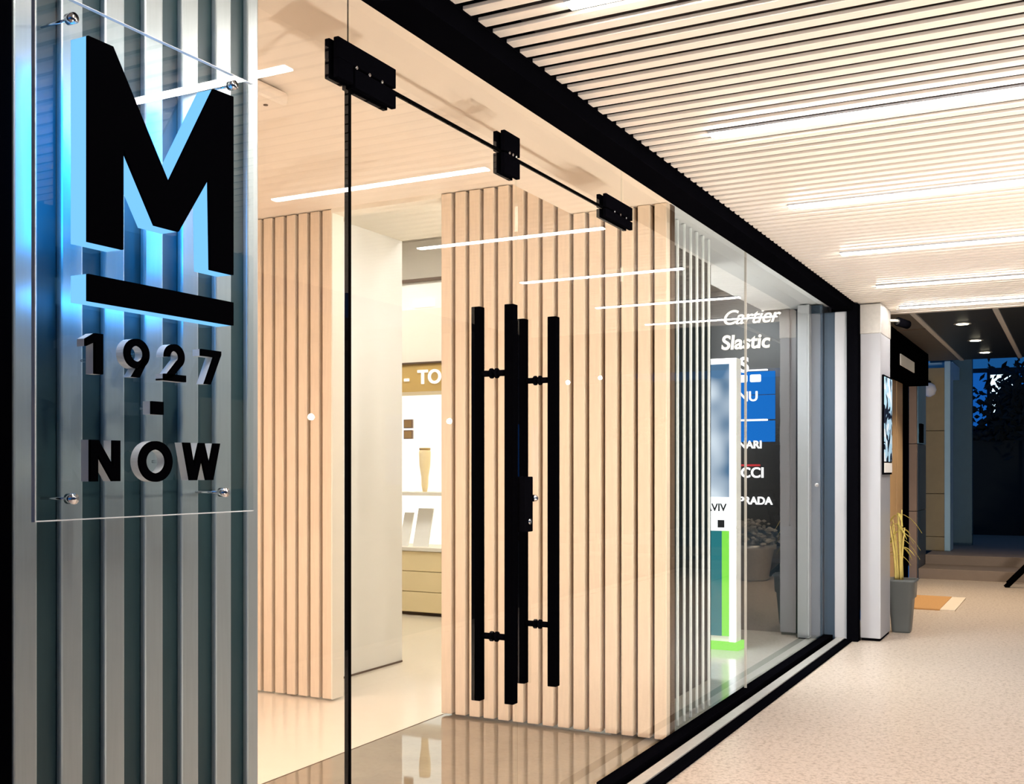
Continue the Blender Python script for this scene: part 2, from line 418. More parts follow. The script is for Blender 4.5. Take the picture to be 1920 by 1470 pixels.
def patch(door_o, y0, y1, zt, zb, lip_left=None):
    """patch fitting: clamp plates on both faces of the glass, an upper one on the transom, a lower one on the leaf"""
    for sg in (1, -1):
        xa, xb = GX+sg*0.0062, GX+sg*0.022
        u = MB().box(xa, xb, y0, y1, 2.358, zt)
        if lip_left: u.box(xa, xb, y0, lip_left, zb+0.006, 2.358)
        u.build('patch_plate', M['black'], door_o, bevel=0.002)
        l = MB().box(xa, xb, (lip_left+0.008) if lip_left else y0, y1, zb, 2.352)
        p = l.build('patch_plate', M['black'], door_o, bevel=0.002)
        if sg > 0:
            for k in range(3):
                yy = y0+(y1-y0)*(0.3+0.22*k)
                MB().tube([(xb-0.001, yy, 2.355), (xb+0.0022, yy, 2.355)], 0.0045, 10).build('screw', M['chrome'], p)
patch(d1, 2.243, 2.508, 2.412, 2.302, 2.309)
patch(d2, 4.02, 4.31, 2.412, 2.318)
patch(d1, 3.150, 3.262, 2.425, 2.285)
# lock case on the meeting edge
lk = MB().box(GX+0.0062, GX+0.030, 3.285, 3.345, 1.085, 1.275).build('lock', M['black'], d2, bevel=0.003)
MB().tube([(GX+0.030, 3.345, 1.20), (GX+0.030, 3.362, 1.20)], 0.012, 14).build('lock_knob', M['chrome'], lk)
MB().tube([(GX+0.0305, 3.315, 1.12), (GX+0.034, 3.315, 1.12)], 0.010, 16).build('keyhole', M['chrome'], lk)

# header, rails, end posts
b = MB(); b.box(-1.625, -1.50, 0.9, 8.50, 2.50, 2.90)
b.box(-1.5005, -1.494, 0.9, 8.50, 2.556, 2.90)
struct(b.build('trim_8', M['black'], bevel=0.003), 'deep black header beam over the glass')
struct(box('trim_9', M['black'], (GX-0.022, -1.655, 4.02, 8.44, 0.0, 0.036), bevel=0.002), 'black floor rail holding the glass')
b = MB(); b.box(-1.655, -1.625, 4.02, 8.44, 0.0, 0.003, M['black']); b.box(-1.625, -1.567, 4.02, 8.44, 0.0, 0.020, M['alu']); b.box(-1.567, -1.505, 4.02, 8.44, 0.0, 0.014, M['black'])
struct(b.build('trim_10', M['alu'], bevel=0.002), 'grey metal sill with black outer edge beside the floor rail')
struct(box('trim_11', M['col_white'], (-1.64, -1.545, 8.44, 8.5, 0.0, 2.50), bevel=0.003), 'white end strip of the glass front')
struct(box('trim_12', M['blue_dark'], (-1.72, -1.64, 8.44, 8.5, 0.0, 2.50), bevel=0.003), 'blue grey jamb at the end of the glass front')
struct(box('trim_13', M['black'], (-1.545, -1.4625, 8.40, 8.499, 0.0, 2.55), bevel=0.003), 'black end post of the glass front')

# ------------------------------------------------------------------ metal wall with the sign
b = MB()
b.box(-1.74, -1.634, 1.20, 1.872, 0.0, 2.50, M['steel_dark'])
o = struct(b.build('wall_metal', M['steel_dark']), 'dark wall with brushed steel strips carrying the sign')
rb = MB()
for i in range(7):
    y = 1.245+i*0.0983
    rb.box(-1.634, -1.620, y, y+(0.049 if i < 6 else 0.037), 0.0, 2.50)
ro = rb.build('rib', M['steel'], o, bevel=0.004); tag(ro, 'brushed steel vertical strips')
struct(box('trim_14', M['matt_black'], (-1.95, -1.621, 0.30, 1.243, 0.0, 2.55)), 'black pier at the left edge')

sign = thing('wall_sign', (-1.62, 1.50, 1.213), 'clear acrylic sign with black letter M over 1927 and NOW on the metal wall', 'sign')
pn = MB().box(-1.552, -1.544, 1.229, 1.768, 1.213, 2.115).build('acrylic_panel', M['acrylic_clear'], sign)
eg = MB(); eg.box(-1.5525, -1.5435, 1.229, 1.768, 1.2115, 1.2135); eg.box(-1.5525, -1.5435, 1.2275, 1.229, 1.2115, 2.115); eg.box(-1.5525, -1.5435, 1.229, 1.768, 2.1145, 2.1155)  # white strips put the light caught in the panel edge into colour
tag(eg.build('panel_edge', M['acrylic'], sign), 'white strip standing in for the lit edge of the acrylic panel')
for y, z in ((1.302, 2.081), (1.302, 1.249), (1.678, 1.253), (1.704, 2.092)):
    st = MB(); st.tube([(-1.621, y, z), (-1.552, y, z)], 0.0025, 10); st.tube([(-1.553, y, z), (-1.536, y, z)], 0.0095, 18)
    tag(st.build('standoff', M['chrome'], sign), 'chrome standoff bolt')
XB, XM, XF = -1.5438, -1.506, -1.50
def letter(name, draw, body_mat, xm=XM, xf=XF):
    a = MB(); draw(a, XB, xm); o = a.build(name, body_mat, sign)
    f = MB(); draw(f, xm, xf); f.build('letter_face', M['matt_black'], o)
    return o
Mpts = [(1.300,2.043),(1.354,2.043),(1.485,1.835),(1.603,2.046),(1.659,2.048),(1.659,1.690),(1.594,1.690),(1.590,1.868),
        (1.510,1.748),(1.451,1.748),(1.377,1.868),(1.377,1.690),(1.300,1.690)]
tag(letter('letter', lambda a, p, q: a.prism_x(Mpts, p, q), M['led_blue']), 'large black letter M with glowing blue sides')
tag(letter('underline_bar', lambda a, p, q: a.prism_x([(1.300,1.5885),(1.659,1.5885),(1.659,1.635),(1.300,1.635)], p, q), M['led_blue']), 'black bar with glowing blue underside')
HP = [(1.312,2.031),(1.347,2.031),(1.485,1.812),(1.612,2.034),(1.647,2.034),(1.647,1.702),(1.606,1.702),(1.606,1.90),
      (1.506,1.772),(1.455,1.772),(1.362,1.925),(1.365,1.702),(1.312,1.702)]
hb = MB(); hb.prism_x(HP, -1.5555, -1.5525)
tag(hb.build('halo_light', M['halo'], sign), 'blue halo light behind the letter M')
hb = MB(); hb.box(-1.5555, -1.5525, 1.312, 1.647, 1.600, 1.625); tag(hb.build('halo_light', M['halo'], sign), 'blue halo light behind the bar')
S = -1.525  # the small letters stand less proud
def sl(draw, lab, y=1.5, z=1.3):
    a = MB(); draw(a, -1.524, -1.506); o = a.build('letter', M['acrylic'], sign); tag(o, lab)
    f = MB(); draw(f, -1.506, -1.50); f.build('letter_face', M['matt_black'], o)
    MB().tube([(-1.5438, y, z), (-1.5235, y, z)], 0.003, 8).build('stud', M['acrylic_clear'], o)
sl(lambda a, p, q: (a.prism_x([(1.315,1.465),(1.332,1.465),(1.332,1.535),(1.315,1.535),(1.296,1.524),(1.296,1.511),(1.315,1.520)], p, q)), 'small black digit 1', 1.3235, 1.49)
def nine(a, p, q):
    a.ring_x(1.4095, 1.5085, 0.0285, 0.0268, 0.0125, p, q)
    a.prism_x([(1.4365,1.503),(1.415,1.466),(1.398,1.466),(1.4225,1.500)], p, q)
sl(nine, 'small black digit 9', 1.4325, 1.51)
def two(a, p, q):
    a.ring_x(1.501, 1.5115, 0.0245, 0.0235, 0.0125, p, q, 185, -38, 22)
    a.prism_x([(1.5205,1.4975),(1.496,1.474),(1.475,1.4655),(1.475,1.469),(1.510,1.5055)], p, q)
    a.prism_x([(1.475,1.4655),(1.529,1.4655),(1.529,1.478),(1.475,1.478)], p, q)
sl(two, 'small black digit 2', 1.512, 1.4715)
sl(lambda a, p, q: a.prism_x([(1.570,1.533),(1.570,1.520),(1.605,1.520),(1.580,1.466),(1.595,1.466),(1.624,1.526),(1.624,1.533)], p, q), 'small black digit 7', 1.6, 1.526)
sl(lambda a, p, q: a.prism_x([(1.444,1.401),(1.472,1.401),(1.472,1.425),(1.444,1.425)], p, q), 'small black square dot', 1.458, 1.413)
sl(lambda a, p, q: a.prism_x([(1.305,1.279),(1.321,1.279),(1.321,1.325),(1.353,1.279),(1.370,1.279),(1.370,1.351),(1.354,1.351),(1.354,1.306),(1.322,1.351),(1.305,1.351)], p, q), 'small black letter N', 1.362, 1.315)
sl(lambda a, p, q: a.ring_x(1.4545, 1.3145, 0.040, 0.0375, 0.0155, p, q, n=40), 'small black letter O', 1.487, 1.3145)
sl(lambda a, p, q: a.prism_x([(1.523,1.351),(1.540,1.351),(1.5505,1.306),(1.5645,1.351),(1.578,1.351),(1.592,1.306),(1.604,1.351),(1.621,1.351),(1.602,1.279),(1.584,1.279),(1.571,1.322),(1.558,1.279),(1.5405,1.279)], p, q), 'small black letter W', 1.594, 1.29)

# ------------------------------------------------------------------ walkway ceiling
LY = [1.375, 2.65, 3.925, 5.17, 6.44, 7.71, 8.80]
b = MB()
y = -2.4
while y < 9.12:
    b.box(-1.494, 1.25, y, y+0.046, 2.56, 2.572)
    y += 0.0855
b.box(-1.494, 1.25, 9.13, 9.20, 2.555, 2.66)
o = struct(b.build('ceiling', M['ceil_slat'], bevel=0.002), 'beige linear slat ceiling over the walkway')
b = MB(); b.box(-1.494, 1.25, -2.5, 9.20, 2.66, 2.72)
b.build('ceiling_void', M['ceil_back'], o)
strip_labels = ['white strip light in the slat ceiling, hidden above the sign',
  'white strip light cut off by the top edge of the photo', 'longest bright white strip light, across the upper right slats',
  'white strip light second below the long bright one', 'white strip light where the ceiling slats start to blur together',
  'thin white strip light second from the far end of the slat ceiling', 'thinnest white strip light, nearest the white column']
proto = None
for i, yy in enumerate(LY):
    if proto is None:
        t = thing('strip_light', (-0.65, yy, 2.548), strip_labels[i], 'light', 'strip lights in the walkway ceiling')
        hb = MB().box(-1.22, -0.08, yy-0.026, yy+0.026, 2.551, 2.5598).build('housing', M['col_white'], t)
        MB().box(-1.215, -0.085, yy-0.021, yy+0.021, 2.546, 2.551).build('diffuser', M['strip'], t)
        proto = t
    else:
        t = copy_tree(proto); t.location.y = yy; t['label'] = strip_labels[i]

# ------------------------------------------------------------------ added fill panels for the shop
def added_ceiling_light(x0, x1, y0, y1, z, mat, label):  # unseen glowing panels added to brighten the interior
    t = thing('added_ceiling_light', ((x0+x1)/2, (y0+y1)/2, z), label, 'light', 'added fill lights inside the shop')
    MB().box(x0, x1, y0, y1, z-0.010, z).build('frame', M['white'], t)
    MB().box(x0+0.03, x1-0.03, y0+0.03, y1-0.03, z-0.014, z-0.010).build('diffuser', mat, t)
for k, (xa, ya) in enumerate(((-3.4, 0.7), (-4.9, 0.7), (-3.4, 2.2), (-4.9, 2.4), (-6.2, 1.5))):
    added_ceiling_light(xa, xa+0.9, ya, ya+0.6, 2.76, M['fill_white'], 'added fill panel lighting the shop, hidden behind the metal wall')
added_ceiling_light(-2.20, -1.85, 0.7, 1.6, 2.57, M['fill_soffit'], 'narrow added fill panel in the soffit, hidden behind the metal wall')
added_ceiling_light(-4.6, -3.2, 6.5, 7.2, 3.45, M['fill_neutral'], 'added fill panel over the back room, hidden above the passage')
added_ceiling_light(-6.4, -5.2, 6.6, 7.4, 3.45, M['fill_neutral'], 'added fill panel over the display cabinet, out of sight')
added_ceiling_light(-3.13, -2.99, 5.15, 5.95, 2.84, M['fill_passage'], 'added fill panel in the passage, hidden by the slatted wall')
added_ceiling_light(-2.9, -2.3, 6.2, 7.3, 2.76, M['fill_cool'], 'added fill panel in the signboard room, hidden by the pale fins')

# ceiling box (access point) under the peach ceiling
t = thing('ceiling_speaker', (-2.85, 3.16, 2.76), 'white rounded box fixed under the peach ceiling by the metal wall', 'detector')
MB().box(-3.02, -2.69, 3.02, 3.29, 2.700, 2.752).build('housing', M['peach'], t, bevel=0.018)
MB().box(-2.99, -2.72, 3.05, 3.26, 2.752, 2.76).build('mounting_plate', M['gap'], t)
for x, y in ((-2.76, 3.08), (-2.76, 3.23), (-2.95, 3.15)):
    MB().tube([(x, y, 2.701), (x, y, 2.697)], 0.009, 10).build('port', M['gap'], t)

# ------------------------------------------------------------------ display cabinet at the back
cab = thing('display_cabinet', (-5.2, 8.35, 0.0), 'tall cream display cabinet with yellow drawers seen through the opening', 'cabinet')
cx0, cx1 = -6.3, -4.55
MB().box(cx0, cx1, 8.12, 8.60, 0.03, 0.575).build('base', M['yellow'], cab)
MB().box(cx0, cx1, 8.15, 8.60, 0.0, 0.03).build('plinth', M['gap'], cab)
for k in range(3):
    MB().box(cx0+0.01, cx1-0.01, 8.095, 8.12, 0.036+k*0.18, 0.036+k*0.18+0.174).build('drawer', M['yellow'], cab, bevel=0.003)
MB().box(cx0, cx1, 8.08, 8.60, 0.575, 0.605).build('worktop', M['cream'], cab)
MB().box(cx0, cx1, 8.52, 8.60, 0.605, 1.99).build('back_panel', M['shelf_glow'], cab)
MB().box(cx0, cx1, 8.15, 8.52, 1.065, 1.095).build('shelf', M['cream'], cab)
bd = MB().box(cx0, cx1, 8.10, 8.60, 1.99, 2.235).build('letter_board', M['gold'], cab)
MB().box(cx0, cx1, 8.08, 8.60, 2.235, 2.25).build('edge_strip', M['gap'], cab)
up = MB().box(cx0, cx1, 8.10, 8.60, 2.25, 2.72).build('upper_cupboard', M['peach'], cab)
MB().box(cx0, cx1, 8.12, 8.60, 2.72, 2.965).build('light_pelmet', M['paper'], cab)
MB().box(-5.24, -5.02, 8.10, 8.12, 2.74, 2.80).build('pelmet_light', M['shelf_glow'], cab)
MB().box(cx0, cx1, 8.08, 8.60, 2.965, 2.99).build('top_edge', M['gap'], cab)
text_mesh('letter', 'T', 0.17, 0.012, M['sign_warm'], bd, facing_camera_y(-5.185, 8.093, 2.06), 0.004)
text_mesh('letter', 'O', 0.17, 0.012, M['sign_warm'], bd, facing_camera_y(-5.08, 8.093, 2.06), 0.004)
text_mesh('letter', '-', 0.17, 0.012, M['sign_warm'], bd, facing_camera_y(-5.33, 8.093, 2.06), 0.004)
# things standing in the cabinet
for k, (z, lab) in enumerate(((1.60, 'upper small brown picture frame in the lit cabinet'), (1.71, 'lower small brown picture frame in the lit cabinet'))):
    zz = 1.685 if k == 0 else 1.585
    t = thing('picture_frame', (-5.55, 8.51, zz), lab, 'frame', 'small brown frames in the cabinet')
    MB().box(-5.60, -5.505, 8.497, 8.52, zz, zz+0.082).build('frame', M['brown'], t)
    MB().box(-5.592, -5.513, 8.493, 8.497, zz+0.008, zz+0.074).build('picture', M['gold'], t)
t = thing('vase', (-5.26, 8.33, 1.095), 'tall tapered ochre vase on the cabinet shelf', 'vase')
MB().lathe([(0.02, 0.0), (0.032, 0.06), (0.034, 0.14), (0.05, 0.24), (0.055, 0.36), (0.048, 0.38)], (-5.26, 8.33, 1.095), m=M['yellow']).build('body', M['yellow'], t)
MB().lathe([(0.049, 0.38), (0.053, 0.39), (0.05, 0.40)], (-5.26, 8.33, 1.095), m=M['gold']).build('rim', M['gold'], t)
for k, (x, h, w, lab) in enumerate(((-5.42, 0.30, 0.10, 'white price card standing on the cabinet worktop at left'), (-5.24, 0.34, 0.16, 'wider white card leaning on the cabinet worktop at right'))):
    t = thing('card', (x, 8.25, 0.605), lab, 'card', 'white cards on the worktop')
    m = MB(); m.prism_x([(8.22, 0.0+0.605), (8.232, 0.605), (8.332, 0.605+h), (8.32, 0.605+h)], x-w/2, x+w/2); m.build('board', M['paper'], t)
    text_mesh('lettering', 'ma' if k else 'a', 0.055, 0.003, M['gold'], t, Matrix.Translation((x-0.03, 8.302, 0.605+h-0.07)) @ Matrix.Rotation(R(72), 4, 'X'), 0.001)

# ------------------------------------------------------------------ signboard room
bb = thing('brand_board', (-2.47, 8.60, 0.85), 'dark wall board of stacked glowing shop names behind the far glass', 'sign')
MB().box(-2.88, -2.02, 8.585, 8.62, 0.85, 2.74).build('board', M['dark_wall'], bb)
yb = 8.575
def bt(s, x, z, size, mat, bold=0.003, shear=0.0, dep=0.012, lab=None, space=1.0):
    o = text_mesh('lettering', s, size, dep, mat, bb, facing_camera_y(x, yb, z), bold, shear, space=space)
    tag(o, lab or ('glowing lettering '+s))
bt('Cartier', -2.57, 2.475, 0.165, M['sign_warm'], 0.001, 0.35, space=0.95)
bt('Slastic', -2.57, 2.275, 0.16, M['sign_warm'], 0.004, 0.1)
bt('S', -2.42, 2.085, 0.17, M['sign_white'], 0.005)
bt('NU', -2.43, 1.85, 0.11, M['sign_white'], 0.002)
bt('NARI', -2.43, 1.47, 0.085, M['sign_white'], 0.002)
bt('GUCCI', -2.575, 1.235, 0.115, M['sign_white'], 0.002)
bt('PRADA', -2.425, 1.02, 0.085, M['sign_white'], 0.002)
tag(MB().box(-2.42, -2.25, 8.570, 8.585, 1.325, 1.34).build('accent_bar', M['red'], bb), 'red bar over the lettering')
for z0, z1 in ((1.90, 2.085), (1.70, 1.895), (1.52, 1.69)):
    tag(MB().box(-2.44, -2.13, 8.577, 8.585, z0, z1).build('screen', M['screen_blue'], bb, bevel=0.003), 'glowing blue panel')
MB().box(-2.44, -2.19, 8.55, 8.585, 1.688, 1.702).build('shelf', M['sign_white'], bb)
MB().box(-2.44, -2.19, 8.55, 8.585, 2.09, 2.10).build('shelf', M['sign_white'], bb)
cl = MB()
cl.prism_x([(8.555, 2.0), (8.575, 2.0), (8.575, 2.06), (8.555, 2.06)], -2.42, -2.35)
cl.prism_x([(8.555, 2.0), (8.575, 2.0), (8.575, 2.06), (8.555, 2.06)], -2.33, -2.24)
cl.build('lamp', M['box_white'], bb, bevel=0.01)

# backlit totem
tt = thing('display_totem', (-2.37, 7.66, 0.0), 'backlit white display totem with bright green lower edge behind the far glass', 'display')
MB().box(-2.58, -2.165, 7.60, 7.72, 0.03, 2.10).build('cabinet', M['white'], tt, bevel=0.004)
tag(MB().box(-2.215, -2.17, 7.590, 7.60, 0.05, 2.09).build('edge_light', M['box_white'], tt), 'bright white vertical edge light')
MB().box(-2.575, -2.215, 7.591, 7.60, 2.06, 2.09).build('edge_light', M['box_white'], tt)
pp = MB().box(-2.575, -2.217, 7.592, 7.60, 1.10, 2.058).build('poster', M['box_picture'], tt)
lb = MB().box(-2.575, -2.217, 7.590, 7.60, 0.86, 1.10).build('label_band', M['box_white'], tt)
text_mesh('lettering', 'AVIV', 0.075, 0.003, M['dark_wall'], lb, facing_camera_y(-2.395, 7.588, 1.00), 0.002)
MB().box(-2.30, -2.25, 7.586, 7.590, 0.88, 0.935).build('mark', M['dark_wall'], lb)
tag(MB().box(-2.575, -2.272, 7.592, 7.60, 0.10, 0.855).build('lower_panel', M['box_teal'], tt), 'dark teal lower panel')
tag(MB().box(-2.270, -2.217, 7.591, 7.60, 0.10, 0.855).build('green_stripe', M['box_green'], tt), 'bright green stripe')
tag(MB().box(-2.60, -2.145, 7.575, 7.74, 0.0, 0.06).build('base', M['box_green'], tt, bevel=0.004), 'bright green base')

# inner column and dark side post by the end wall
t = thing('inner_column', (-1.84, 8.45, 0.0), 'pale square column standing inside the far end of the glass', 'column')
MB().box(-1.905, -1.815, 8.36, 8.60, 0.008, 2.56).build('shaft', M['col_white'], t, bevel=0.003)
MB().box(-1.90, -1.82, 8.365, 8.595, 0.0, 0.008).build('base', M['black'], t)
t = thing('side_post', (-1.77, 8.5, 0.0), 'blue grey flat post with a round knob beside the pale inner column', 'post')
MB().box(-1.813, -1.728, 8.42, 8.60, 0.0, 2.56).build('panel', M['blue_dark'], t, bevel=0.002)
MB().lathe([(0.008, 0), (0.010, 0.012), (0.017, 0.02), (0.018, 0.03), (0.010, 0.036)], (-1.77, 8.5, 0), 16).build('knob', M['chrome'], t)
kn = [o for o in t.children if o.name.startswith('knob')][0]
kn.data.transform(Matrix.Translation((0.005, -0.08, 1.18)) @ Matrix.Rotation(R(90), 4, 'X'))

# ------------------------------------------------------------------ column outside with poster
t = thing('white_column', (-1.39, 8.73, 0.0), 'white square column on the walkway at the end of the glass', 'column')
MB().box(-1.462, -1.315, 8.50, 8.97, 0.02, 2.33).build('shaft', M['col_white'], t, bevel=0.004)
MB().box(-1.466, -1.311, 8.495, 8.975, 2.33, 2.553).build('capital', M['alu'], t, bevel=0.004)
MB().box(-1.455, -1.322, 8.51, 8.96, 0.0, 0.02).build('base', M['black'], t)
t = thing('poster', (-1.30, 8.80, 1.26), 'blue and black poster panel fixed to the side of the white column', 'poster')
MB().box(-1.3145, -1.300, 8.56, 8.955, 1.26, 2.02).build('backing', M['black'], t)
MB().box(-1.300, -1.295, 8.575, 8.94, 1.36, 2.005).build('print', M['poster'], t)
MB().box(-1.300, -1.295, 8.575, 8.94, 1.275, 1.35).build('caption_strip', M['paper'], t)
# security camera under the ceiling edge
t = thing('security_camera', (-1.24, 9.0, 2.555), 'small dark camera on a bracket behind the white column top', 'camera')
MB().tube([(-1.3115, 8.93, 2.475), (-1.27, 8.95, 2.475), (-1.245, 9.0, 2.475)], 0.011, 12).build('bracket', M['alu'], t)
MB().tube([(-1.26, 8.99, 2.47), (-1.20, 9.10, 2.455)], [0.036, 0.034], 18).build('body', M['black'], t)
MB().tube([(-1.262, 8.985, 2.4705), (-1.266, 8.978, 2.4715)], 0.026, 16).build('lens', M['dark_wall'], t)

# planter with dry canes
px, py = -1.245, 9.10
t = thing('potted_cane', (px, py, 0.0), 'grey tapered square planter with dry yellow canes behind the white column', 'plant')
MB().lathe([(0.066, 0.0), (0.072, 0.02), (0.092, 0.27), (0.104, 0.28), (0.110, 0.40), (0.117, 0.405), (0.119, 0.425), (0.107, 0.425), (0.102, 0.37)], (px, py, 0), 40, sq=7).build('pot', M['pot'], t)
MB().lathe([(0.1015, 0.36), (0.1015, 0.375), (0.05, 0.38)], (px, py, 0), 24, sq=7).build('soil', M['soil'], t)
tops = []
for k in range(7):
    a = random.uniform(0, 6.28); r = random.uniform(0.01, 0.07)
    x0, y0 = px+r*math.cos(a)-0.02, py+r*math.sin(a)
    h = random.uniform(0.35, 0.62)
    dx, dy = random.uniform(-0.05, 0.05), random.uniform(-0.05, 0.05)
    pts = [(x0+dx*s*s, y0+dy*s*s, 0.37+h*s) for s in (0, .25, .5, .75, 1)]
    MB().tube(pts, [0.011, 0.010, 0.009, 0.007, 0.004], 8).build('cane', M['cane'], t)
    tops.append(pts)
for k in range(22):
    p = random.choice(tops); q = Vector(random.choice(p[2:]))
    a = random.uniform(0, 6.28); L = random.uniform(0.10, 0.22)
    d = Vector((math.cos(a), math.sin(a), random.uniform(-0.2, 0.7))); sd = Vector((-math.sin(a), math.cos(a), 0))
    bmx = MB(); prev = None; thick = Vector((0, 0, 0.0012))
    for s in (0, .25, .5, .75, 1):
        c = q+d*(L*s)+Vector((0, 0, -0.9*L*s*s)); w = 0.010*math.sin(math.pi*(0.12+0.86*s))
        ring = [bmx.bm.verts.new(c+sd*w+thick), bmx.bm.verts.new(c-sd*w+thick), bmx.bm.verts.new(c-sd*w-thick), bmx.bm.verts.new(c+sd*w-thick)]
        if prev:
            for j in range(4): bmx.bm.faces.new((prev[j], prev[(j+1) % 4], ring[(j+1) % 4], ring[j]))
        else: bmx.bm.faces.new(ring)
        prev = ring
    bmx.bm.faces.new(prev[::-1])
    bmesh.ops.recalc_face_normals(bmx.bm, faces=bmx.bm.faces[:])
    bmx.build('leaf', M['leaf'], t)

# door mat
t = thing('door_mat', (-1.3, 11.15, 0.0), 'orange brown door mat lying on the walkway beyond the planter', 'mat')
MB().box(-1.62, -1.12, 10.62, 11.7, 0.0, 0.016).build('pile', M['mat'], t, bevel=0.004)
MB().box(-1.12, -0.99, 10.62, 11.7, 0.0, 0.013).build('border', M['mat_edge'], t, bevel=0.003)

# unseen ground lights added at the walkway edge to brighten the slat ceiling
for y in (1.1, 2.3, 3.4, 4.5):
    t = thing('added_ground_light', (0.85, y, 0.0), 'added round ground light brightening the slat ceiling, out of view', 'light', 'added ground lights at the walkway edge')
    MB().lathe([(0.09, 0.0), (0.09, 0.006), (0.065, 0.008), (0.06, 0.002)], (0.85, y, 0), 28).build('bezel', M['alu'], t)
    MB().lathe([(0.058, 0.001), (0.058, 0.004), (0.02, 0.0045)], (0.85, y, 0), 24).build('lens', M['paper'], t)
    sp = bpy.data.lights.new('added_ground_lamp', 'SPOT'); sp.energy = 98; sp.color = (1, 0.9, 0.8); sp.spot_size = R(120); sp.spot_blend = 0.8; sp.shadow_soft_size = 0.05
    so = bpy.data.objects.new('added_ground_lamp', sp); col.objects.link(so); so.parent = t; so.location = (0, 0, 0.06)
    so.rotation_euler = (Vector((-1.3, 3.0, 2.5))).to_track_quat('-Z', 'Y').to_euler()

# ------------------------------------------------------------------ far passage
struct(box('ceiling_far', M['dark_ceiling'], (-1.28, 4.0, 9.20, 14.35, 2.65, 2.75)), 'dark lower ceiling of the far passage')
struct(box('ceiling_far', M['brown_ceiling'], (-3.0, -1.28, 9.20, 14.35, 2.65, 2.75)), 'brownish soffit over the next shop front')
struct(box('trim_15', M['pale_strip'], (-1.28, -1.235, 9.21, 14.34, 2.638, 2.651)), 'pale ceiling strip nearer the shop fronts')
struct(box('trim_16', M['pale_strip'], (-0.63, -0.585, 9.21, 14.34, 2.638, 2.651)), 'pale ceiling strip further right')
struct(box('trim_17', M['gap'], (-1.75, -1.28, 11.0, 11.03, 2.645, 2.651)), 'dark joint across the brown soffit')
dl = ['bright round downlight in the dark ceiling, nearest', 'round downlight in the dark ceiling, middle one', 'tiny round downlight in the dark ceiling, farthest']
for k, y in enumerate((10.76, 12.2, 13.5)):
    t = thing('downlight', (-0.94, y, 2.65), dl[k], 'light', 'downlights in the dark ceiling')
    MB().lathe([(0.075, 0.0), (0.08, -0.008), (0.06, -0.010), (0.055, 0.0)], (-0.94, y, 2.65), 28).build('trim_ring', M['alu'], t)
    MB().lathe([(0.05, -0.006), (0.05, -0.012), (0.02, -0.014)], (-0.94, y, 2.65), 24).build('lens', M['downlight'], t)
    sp = bpy.data.lights.new('downlight_lamp', 'SPOT'); sp.energy = (105, 55, 18)[k]; sp.color = (1, 0.82, 0.6); sp.spot_size = R(100); sp.shadow_soft_size = 0.05; sp.spot_blend = 0.6
    so = bpy.data.objects.new('downlight_lamp', sp); col.objects.link(so); so.parent = t; so.location = (0, 0, -0.03)

# next shop front along the left
struct(box('wall_next', M['matt_black'], (-2.0, -1.78, 8.73, 13.55, 0.0, 2.65)), 'black shop front beyond the white column')
struct(box('trim_18', M['matt_black'], (-1.78, -1.55, 9.20, 13.5, 2.28, 2.65)), 'black fascia over the next shop front')
struct(box('trim_19', M['paper'], (-1.55, -1.54, 11.2, 12.2, 2.33, 2.44)), 'white sign strip on the black fascia')
t = thing('wood_shutter', (-1.76, 12.3, 0.0), 'tan wooden door panel in the next shop front', 'panel')
MB().box(-1.775, -1.74, 11.85, 12.30, 0.05, 2.26).build('panel', M['tan'], t, bevel=0.004)
MB().box(-1.775, -1.735, 12.32, 12.75, 0.05, 2.26).build('panel', M['tan'], t, bevel=0.004)
MB().box(-1.775, -1.73, 11.80, 12.80, 0.0, 0.05).build('threshold', M['gap'], t)
t = thing('stone_pier', (-1.73, 13.95, 0.0), 'brown tiled pier with blue metal side before the steps', 'pier')
for z0, z1 in ((0.0, 0.80), (0.806, 1.60), (1.606, 2.60)):
    tag(MB().box(-1.775, -1.69, 13.56, 13.64, z0, z1).build('tile', M['brown_tile'], t, bevel=0.003), 'brown stone tile')
    tag(MB().box(-1.775, -1.682, 13.642, 14.40, z0, z1).build('side_panel', M['blue_tile'] if z0 > 0.9 else M['blue_dark'], t, bevel=0.003), 'blue metal side panel')
MB().box(-1.682, -1.655, 13.72, 13.95, 1.62, 1.85).build('intercom', M['black'], t, bevel=0.003)

st = MB(); st.box(-1.68, 3.0, 13.65, 14.3, -0.12, 0.12); st.box(-1.68, 3.0, 14.3, 19.0, -0.12, 0.24)
struct(st.build('floor_steps', M['step'], bevel=0.006), 'stone steps rising at the end of the walkway')
t = thing('sand_pillar', (-1.62, 15.2, 0.24), 'sand coloured block pillar on the landing above the steps', 'pillar')
for z0, z1 in ((0.24, 0.42), (0.426, 0.98), (0.986, 1.80), (1.806, 2.62)):
    MB().box(-1.80, -1.525, 15.0, 15.35, z0, z1).build('block', M['sand'], t, bevel=0.004)
MB().box(-1.525, -1.455, 14.98, 15.35, 0.24, 2.70).build('edge_strip', M['pale_blue'], t, bevel=0.004)
t = thing('globe_lamp', (-1.70, 14.9, 2.2), 'pale globe lamp on the sand coloured pillar', 'lamp')
MB().lathe([(0.02, -0.09), (0.07, -0.06), (0.09, 0.0), (0.07, 0.06), (0.02, 0.09)], (-1.70, 14.9, 2.33), 20).build('globe', M['paper'], t)
MB().tube([(-1.70, 15.0, 2.44), (-1.70, 14.9, 2.44), (-1.70, 14.9, 2.41)], 0.012, 10).build('arm', M['black'], t)
struct(box('wall_teal', M['teal'], (-1.85, -1.30, 16.3, 16.45, 0.24, 3.2)), 'dark teal wall beyond the steps')
struct(box('wall_arch', M['pale_blue'], (-1.80, -1.46, 15.35, 16.3, 2.55, 2.72)), 'pale blue lintel joining the pillar and the teal wall')

